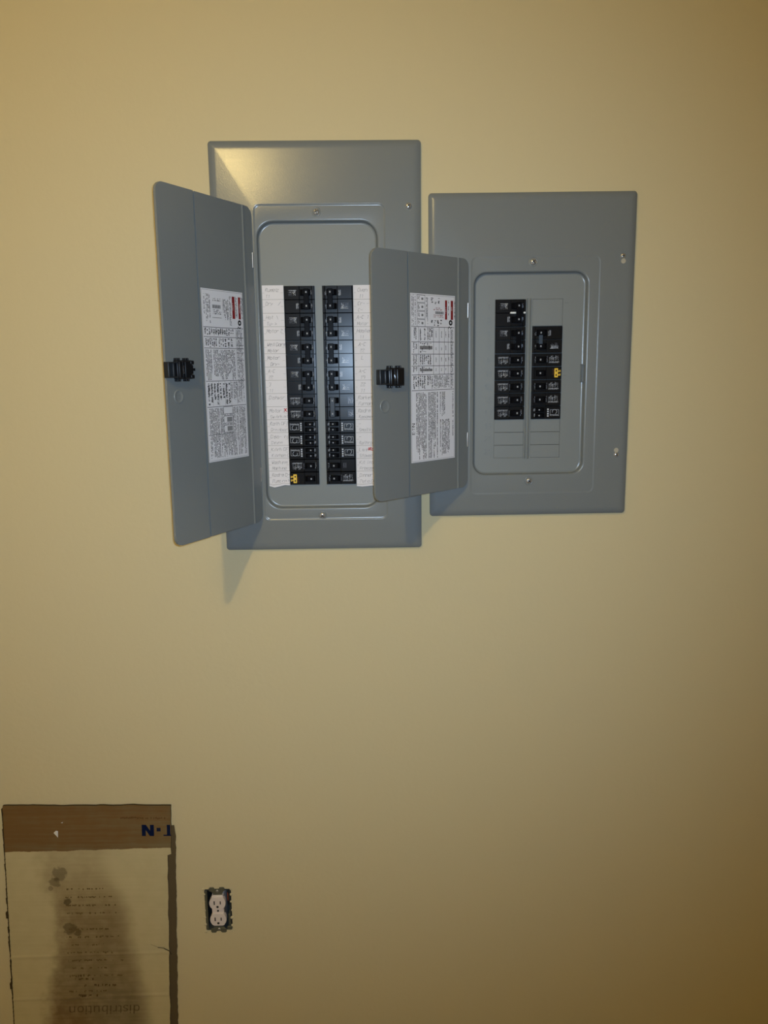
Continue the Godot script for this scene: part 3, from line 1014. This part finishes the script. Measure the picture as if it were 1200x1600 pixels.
func card_image() -> Image:
	var w := 768
	var h := 1536
	var im := new_image(w, h, Color(0.44, 0.30, 0.13))
	var n := FastNoiseLite.new()
	n.seed = 3
	n.frequency = 0.012
	n.fractal_octaves = 4
	var wallc := Color(0.56, 0.475, 0.265).linear_to_srgb()
	var brown := Color(0.180, 0.100, 0.034).linear_to_srgb()
	var tan_ := Color(0.195, 0.148, 0.072).linear_to_srgb()
	var worn := Color(0.230, 0.165, 0.075).linear_to_srgb()
	for y in h:
		var v := y / float(h)
		for x in w:
			var u := x / float(w)
			var q := n.get_noise_2d(x, y)
			var streak := n.get_noise_2d(x * 0.15, y * 5.0)
			var edge := 0.150 + 0.004 * n.get_noise_2d(x * 0.5, 40.0) - 0.012 * u
			if v < edge:
				im.set_pixel(x, y, brown.lerp(tan_, clampf(0.45 * u + 0.5 * streak + 0.3 * q + (0.5 if v > edge - 0.02 else 0.0) * 0.6, 0, 1)))
				continue
			# overspray: the middle is bare board showing through, wider lower down
			var left := 0.21 + 0.10 * smoothstep(0.2, 0.38, v) - 0.09 * smoothstep(0.42, 0.72, v)
			var right := 0.62 + 0.13 * smoothstep(0.18, 0.36, v) + 0.11 * smoothstep(0.36, 0.72, v)
			var a := smoothstep(left - 0.07, left + 0.09, u + 0.03 * q) * (1.0 - smoothstep(right - 0.09, right + 0.06, u + 0.03 * q))
			a *= lerpf(0.30, 1.0, smoothstep(0.16, 0.40, v))
			a = clampf(a * (0.92 + 0.22 * q + 0.14 * streak), 0, 1)
			var bare := worn.lerp(tan_, smoothstep(0.35, 0.75, v))
			bare = bare.lerp(brown, 0.75 * smoothstep(0.55, 0.78, v) * (1.0 - smoothstep(0.35, 0.62, u)))
			var paint := wallc.lerp(tan_, clampf(0.06 + 0.03 * streak + 0.05 * q, 0, 1))
			im.set_pixel(x, y, paint.lerp(bare, a * 0.93))
	# print of the box: maker's mark upside down at the upper right, more showing through the paint
	var blue := Color(0.035, 0.085, 0.22)
	var py := 0.079 * h
	for k in 3:
		lettering(im, "N", Vector2(0.862 * w + 5 * k - 5, py), 54, PI, blue, 0.9, "Droid Sans", 1.15)
		lettering(im, "T", Vector2(0.986 * w + 5 * k - 5, py), 54, PI, blue, 0.9, "Droid Sans", 0.95)
	bar(im, 0.925 * w - 8, py - 10, 0.925 * w + 10, py + 8, blue.lerp(brown, 0.2))
	fine_print(im, 0.7 * w, 0.038 * h, 0.98 * w, 0.048 * h, 14, Color(0.38, 0.27, 0.15), false, 0.7)
	var mark := Color(0.20, 0.16, 0.09)
	for b in [[0.33, 0.222, 42, 0.30], [0.30, 0.25, 30, 0.30], [0.375, 0.315, 20, 0.45], [0.38, 0.405, 36, 0.35], [0.43, 0.42, 20, 0.35], [0.27, 0.27, 14, 0.25]]:
		for y in range(int(b[1] * h - b[2]), int(b[1] * h + b[2])):
			for x in range(int(b[0] * w - b[2]), int(b[0] * w + b[2])):
				var d: float = Vector2(x - b[0] * w, y - b[1] * h).length() / b[2] + 0.35 * n.get_noise_2d(x * 3.0, y * 3.0)
				if d < 1.0:
					blend(im, x, y, mark, b[3] * smoothstep(1.0, 0.7, d))
	for k in 14:
		var y := (0.27 + 0.027 * k) * h
		fine_print(im, 0.36 * w, y, (0.66 + 0.1 * rng.randf()) * w, y + 16, 16, Color(0.41, 0.34, 0.21), false, 0.45)
	fine_print(im, 0.40 * w, 0.565 * h, 0.52 * w, 0.59 * h, 20, Color(0.33, 0.26, 0.15), false, 0.5)
	fine_print(im, 0.42 * w, 0.60 * h, 0.66 * w, 0.615 * h, 20, Color(0.33, 0.26, 0.15), false, 0.4)
	fine_print(im, 0.42 * w, 0.635 * h, 0.56 * w, 0.65 * h, 20, Color(0.33, 0.26, 0.15), false, 0.5)
	lettering(im, "distribution", Vector2(0.58 * w, 0.69 * h), 44, PI, Color(0.17, 0.12, 0.06), 0.38, "Droid Sans", 1.1)
	# scratches in the bare strip
	for k in 5:
		stroke(im, Vector2(0.0, 0.012 * h + k * 6), Vector2(w, 0.004 * h + k * 8), 2, Color(0.36, 0.24, 0.12), 0.25)
	return im


func cardboard() -> void:
	var o := thing("cardboard_sheet", "torn cardboard sheet on the wall, bare brown at its top, overpainted yellow below", "cardboard", Vector3(-0.60, CB_BOTTOM, 0))
	var off := -o.position
	var nx := 40
	var ny := 240
	var wob := FastNoiseLite.new()
	wob.seed = 8
	wob.frequency = 9.0
	wob.fractal_octaves = 4
	var grid := []
	for j in ny + 1:
		var t := float(j) / ny
		var line := []
		for i in nx + 1:
			var u := float(i) / nx
			var yt := lerpf(0.7280, 0.7205, u) + 0.0022 * wob.get_noise_2d(u * 0.6, 3.0)
			var x := lerpf(card_left(t) + 0.0030 * wob.get_noise_2d(1.0, t * 2.0), card_right(t) + 0.0016 * wob.get_noise_2d(7.0, t * 1.5), u)
			var y := lerpf(yt, CB_BOTTOM, t)
			var z := 0.0055 + 0.0006 * wob.get_noise_2d(u * 0.25, t * 0.3)
			for f in [0.3785, 0.2765]:
				z += 0.0009 * exp(-pow((y - f - 0.004 * (u - 0.5)) / 0.0026, 2))
			line.append(Vector3(x, y, z) + off)
		grid.append(line)
	var st := begin()
	group_id += 1
	st.set_smooth_group(group_id)
	for j in ny:
		for i in nx:
			var q := [[grid[j][i], Vector2(i, j)], [grid[j][i + 1], Vector2(i + 1, j)], [grid[j + 1][i + 1], Vector2(i + 1, j + 1)], [grid[j + 1][i], Vector2(i, j + 1)]]
			for k in [0, 1, 2, 0, 2, 3]:
				st.set_uv(Vector2(q[k][1].x / nx, q[k][1].y / ny))
				st.add_vertex(q[k][0])
	var face := part("board", done(st), printed(card_image(), 0.85, 0.2), o)
	face.set_meta("label", "board face, bare brown above and overpainted below")
	# the raw cut edge all round: two liners with the fluted core between them
	var core := mat(Color(0.060, 0.042, 0.020), 0.9, 0.1)
	var es := begin()
	es.set_smooth_group(-1)
	var loop := []
	for i in nx + 1:
		loop.append(grid[0][i])
	for j in range(1, ny + 1):
		loop.append(grid[j][nx])
	for i in range(nx - 1, -1, -1):
		loop.append(grid[ny][i])
	for j in range(ny - 1, -1, -1):
		loop.append(grid[j][0])
	for k in loop.size() - 1:
		var a: Vector3 = loop[k]
		var b: Vector3 = loop[k + 1]
		var a2 := Vector3(a.x, a.y, 0.0006)
		var b2 := Vector3(b.x, b.y, 0.0006)
		tri(es, a, a2, b2)
		tri(es, a, b2, b)
	part("cut_edge", done(es), core, o)
	# back layer that sticks out at the right, unpainted and dark, with a torn rim at the left
	var bs := begin()
	bs.set_smooth_group(-1)
	var rim := []
	for j in range(int(ny * 0.07), ny + 1):
		var t := float(j) / ny
		rim.append([Vector3(card_right(0.3 if t < 0.16 else t) + (0.0 if t >= 0.16 else lerpf(0.0068, 0.0, t / 0.16)) - 0.004, lerpf(0.7205, CB_BOTTOM, t), 0.0032) + off, Vector3(lerpf(-0.4155, -0.4490, t) + 0.003 * minf(1.0, (t - 0.06) / 0.04) + 0.0018 * wob.get_noise_2d(3.0, t * 2.5), lerpf(0.7205, CB_BOTTOM, t), 0.0024) + off])
	for k in rim.size() - 1:
		var a: Vector3 = rim[k][0]
		var b: Vector3 = rim[k][1]
		var c: Vector3 = rim[k + 1][1]
		var d: Vector3 = rim[k + 1][0]
		tri(bs, a, b, c)
		tri(bs, a, c, d)
		tri(bs, b, Vector3(b.x, b.y, 0.0004), Vector3(c.x, c.y, 0.0004))
		tri(bs, b, Vector3(c.x, c.y, 0.0004), c)
	var back := part("back_liner", done(bs), mat(Color(0.115, 0.085, 0.045), 0.9, 0.1), o)
	back.set_meta("label", "dark unpainted edge of the back layer at the right")
	# torn rim at the left
	var ls := begin()
	for k in 60:
		var t := 0.02 + 0.97 * k / 60.0
		var x := card_left(t) + off.x - 0.0005
		var y := lerpf(0.728, CB_BOTTOM, t) + off.y
		var r := 0.0006 + 0.0022 * maxf(0.0, wob.get_noise_2d(5.0, t * 6.0) + 0.15) + (0.0035 if k in [21, 36, 46] else 0.0)
		slab(ls, x - r, x + 0.0012, y - 0.0070, y + 0.0070, 0.0005, 0.0062, 0.0004, 0.0003, 1)
	part("torn_rim", done(ls), core, o)
	# paper torn open: a white sliver in the bare strip, a flap hanging at the right, flakes
	var tr := begin()
	tr.set_smooth_group(-1)
	var p := Vector3(-0.6585, 0.6635, 0.0062) + off
	for q in [[Vector3(-0.0052, 0.002, 0.0005), Vector3(0.0012, 0.0085, 0.003), Vector3(0.0030, -0.0085, 0.001)], [Vector3(0.0012, 0.0085, 0.003), Vector3(0.0042, 0.006, 0.0006), Vector3(0.0030, -0.0085, 0.001)], [Vector3(0.0115, 0.0245, 0.0004), Vector3(0.0165, 0.0265, 0.0012), Vector3(0.0145, 0.0232, 0.0004)]]:
		tri(tr, p + q[0], p + q[1], p + q[2])
	var tear := part("paper_tear", done(tr), M.white, o)
	tear.set_meta("label", "small white tear in the brown strip")
	var fl := begin()
	fl.set_smooth_group(-1)
	var pts := [Vector2(-0.4825, 0.4020), Vector2(-0.468, 0.3945), Vector2(-0.455, 0.3925), Vector2(-0.4445, 0.3860), Vector2(-0.4400, 0.3780)]
	for k in 4:
		var a := Vector3(pts[k].x, pts[k].y, 0.0068) + off
		var b := Vector3(pts[k + 1].x, pts[k + 1].y, 0.0068) + off
		var wv := Vector3(0, -0.0012 - 0.0011 * k, -0.0008)
		tri(fl, a, b, b + wv)
		tri(fl, a, b + wv, a + wv)
	var tf := part("torn_crease", done(fl), core, o)
	tf.set_meta("label", "dark tear running in from the right edge")


# ---------------------------------------------------------------- outlet without its plate
func outlet() -> void:
	var o := thing("wall_outlet", "bare white duplex outlet in an open wall box without cover plate", "outlet", Vector3(-0.3370, 0.4745, 0))
	# steel box behind the hole in the wall, open at the front
	var st := begin()
	var hx := 0.0262
	var hy := 0.0475
	for b in [[Vector3(-hx, -hy, -0.062), Vector3(hx, hy, -0.060)], [Vector3(-hx, -hy, -0.060), Vector3(-hx + 0.0016, hy, -0.0005)], [Vector3(hx - 0.0016, -hy, -0.060), Vector3(hx, hy, -0.0005)], [Vector3(-hx, -hy, -0.060), Vector3(hx, -hy + 0.0016, -0.0005)], [Vector3(-hx, hy - 0.0016, -0.060), Vector3(hx, hy, -0.0005)]]:
		st.append_from(box_mesh(b[0], b[1]), 0, Transform3D())
	var bx := part("wall_box", st.commit(), M.box, o)
	bx.set_meta("label", "dark metal box set into the wall")
	# metal strap with scalloped ears above and below
	var ys := begin()
	slab(ys, -0.0095, 0.0095, -0.0500, 0.0500, -0.0022, -0.0006, 0.002, 0.0003)
	for s in [-1, 1]:
		for x in [-0.0115, 0.0095]:
			slab(ys, x - 0.0060, x + 0.0060, minf(s * 0.0435, s * 0.0535), maxf(s * 0.0435, s * 0.0535), -0.0004, 0.0012, 0.0035, 0.0004, 5)
		slab(ys, -0.012, 0.012, minf(s * 0.040, s * 0.0500), maxf(s * 0.040, s * 0.0500), -0.0022, 0.0008, 0.002, 0.0003)
	part("mounting_strap", done(ys), M.galv, o)
	for s in [-1, 1]:
		screw(o, Vector3(0, s * 0.0450, 0.0008), 0.0028, 0.0)
	# white body: waist between two faces with flattened sides
	var bs := begin()
	slab(bs, -0.0125, 0.0125, -0.0350, 0.0350, -0.030, 0.0030, 0.002, 0.0006)
	for s in [-1, 1]:
		var a := PackedVector3Array()
		var b := PackedVector3Array()
		var c := PackedVector3Array()
		var cy: float = s * 0.0192
		for i in 48:
			var q := Vector2.from_angle(TAU * i / 48) * 0.0172
			q.y = clampf(q.y, -0.0142, 0.0142)
			a.append(Vector3(q.x, cy + q.y, -0.004))
			b.append(Vector3(q.x, cy + q.y, 0.0052))
			c.append(Vector3(q.x * 0.965, cy + q.y * 0.965, 0.0060))
		loft(bs, [a, b, c])
	part("receptacle", done(bs), M.outlet, o)
	var ss := begin()
	for s in [-1, 1]:
		var cy: float = s * 0.0192 + 0.001
		slab(ss, -0.0076, -0.0052, cy - 0.0040, cy + 0.0048, 0.002, 0.00615, 0.0003, 0.00005, 1)
		slab(ss, 0.0052, 0.0074, cy - 0.0032, cy + 0.0042, 0.002, 0.00615, 0.0003, 0.00005, 1)
		lathe(ss, [[0.0026, 0.002], [0.0026, 0.00612], [0.0025, 0.00616]], 14, Vector3(0, cy - 0.0090, 0))
	lathe(ss, [[0.0022, 0.0], [0.0022, 0.0033], [0.0012, 0.0037]], 14)
	part("slots", done(ss), M.slot, o)
	# wires at the right of the device
	for wdef in [[0.0215, 0.006, 0.044, "wire"], [0.0205, 0.016, 0.034, "copper"]]:
		var ws := begin()
		lathe(ws, [[0.0018, wdef[1]], [0.0019, wdef[2]]], 10)
		var wr := part("wire", done(ws), M[wdef[3]], o, Vector3(wdef[0], 0, -0.009))
		wr.rotation.x = -PI / 2
	# broken plaster around the hole
	var ps := begin()
	for k in 26:
		var a := TAU * k / 26.0
		var px := clampf(cos(a) * 0.05, -0.0285, 0.0285)
		var py := clampf(sin(a) * 0.075, -0.0500, 0.0500)
		if absf(py) > 0.045 and absf(px) < 0.02:
			continue
		var r := rng.randf_range(0.0012, 0.0028)
		lathe(ps, [[r * 1.3, -0.001], [r * 1.2, 0.0004], [r * 0.7, 0.0008], [0.0002, 0.0009]], 7, Vector3(px + rng.randf_range(-0.001, 0.001), py + rng.randf_range(-0.003, 0.003), 0))
	part("plaster_crumbs", done(ps), M.wall, o)
	# raw rim of the box showing along the left side of the hole and at its lower right corner
	var rs := begin()
	slab(rs, -0.0272, -0.0222, -0.0470, 0.0440, -0.0030, -0.0004, 0.0006, 0.0004)
	slab(rs, 0.0190, 0.0262, -0.0470, -0.0150, -0.0200, -0.0060, 0.0012, 0.0008)
	slab(rs, 0.0170, 0.0265, -0.0475, -0.0395, -0.0030, 0.0002, 0.0015, 0.0006)
	part("box_rim", done(rs), M.galv, o)


func ceiling_bulb() -> void:
	var at := Vector3(-0.53, 2.415, 1.65)
	var o := thing("ceiling_bulb", "bare warm bulb in a white porcelain holder on the ceiling", "light bulb", Vector3(at.x, 2.52, at.z))
	var st := begin()
	lathe(st, [[0.055, 0.0], [0.055, 0.012], [0.048, 0.020], [0.030, 0.026], [0.024, 0.045], [0.022, 0.055]], 28)
	var h := part("lamp_holder", done(st), M.porcelain, o)
	h.rotation.x = PI / 2
	var bs := begin()
	lathe(bs, [[0.013, 0.055], [0.014, 0.068], [0.022, 0.085], [0.029, 0.100], [0.0295, 0.112], [0.025, 0.124], [0.015, 0.132], [0.0005, 0.135]], 28)
	var b := part("bulb", done(bs), M.glass_bulb, o)
	b.rotation.x = PI / 2
	var l := OmniLight3D.new()
	l.name = "bulb_light"
	l.position = Vector3(0, -0.105, 0)
	l.light_color = Color(1.0, 0.880, 0.572)
	l.light_energy = 0.83
	l.light_size = 0.025
	l.omni_range = 9.0
	l.omni_attenuation = 2.0
	l.shadow_enabled = true
	o.add_child(l)
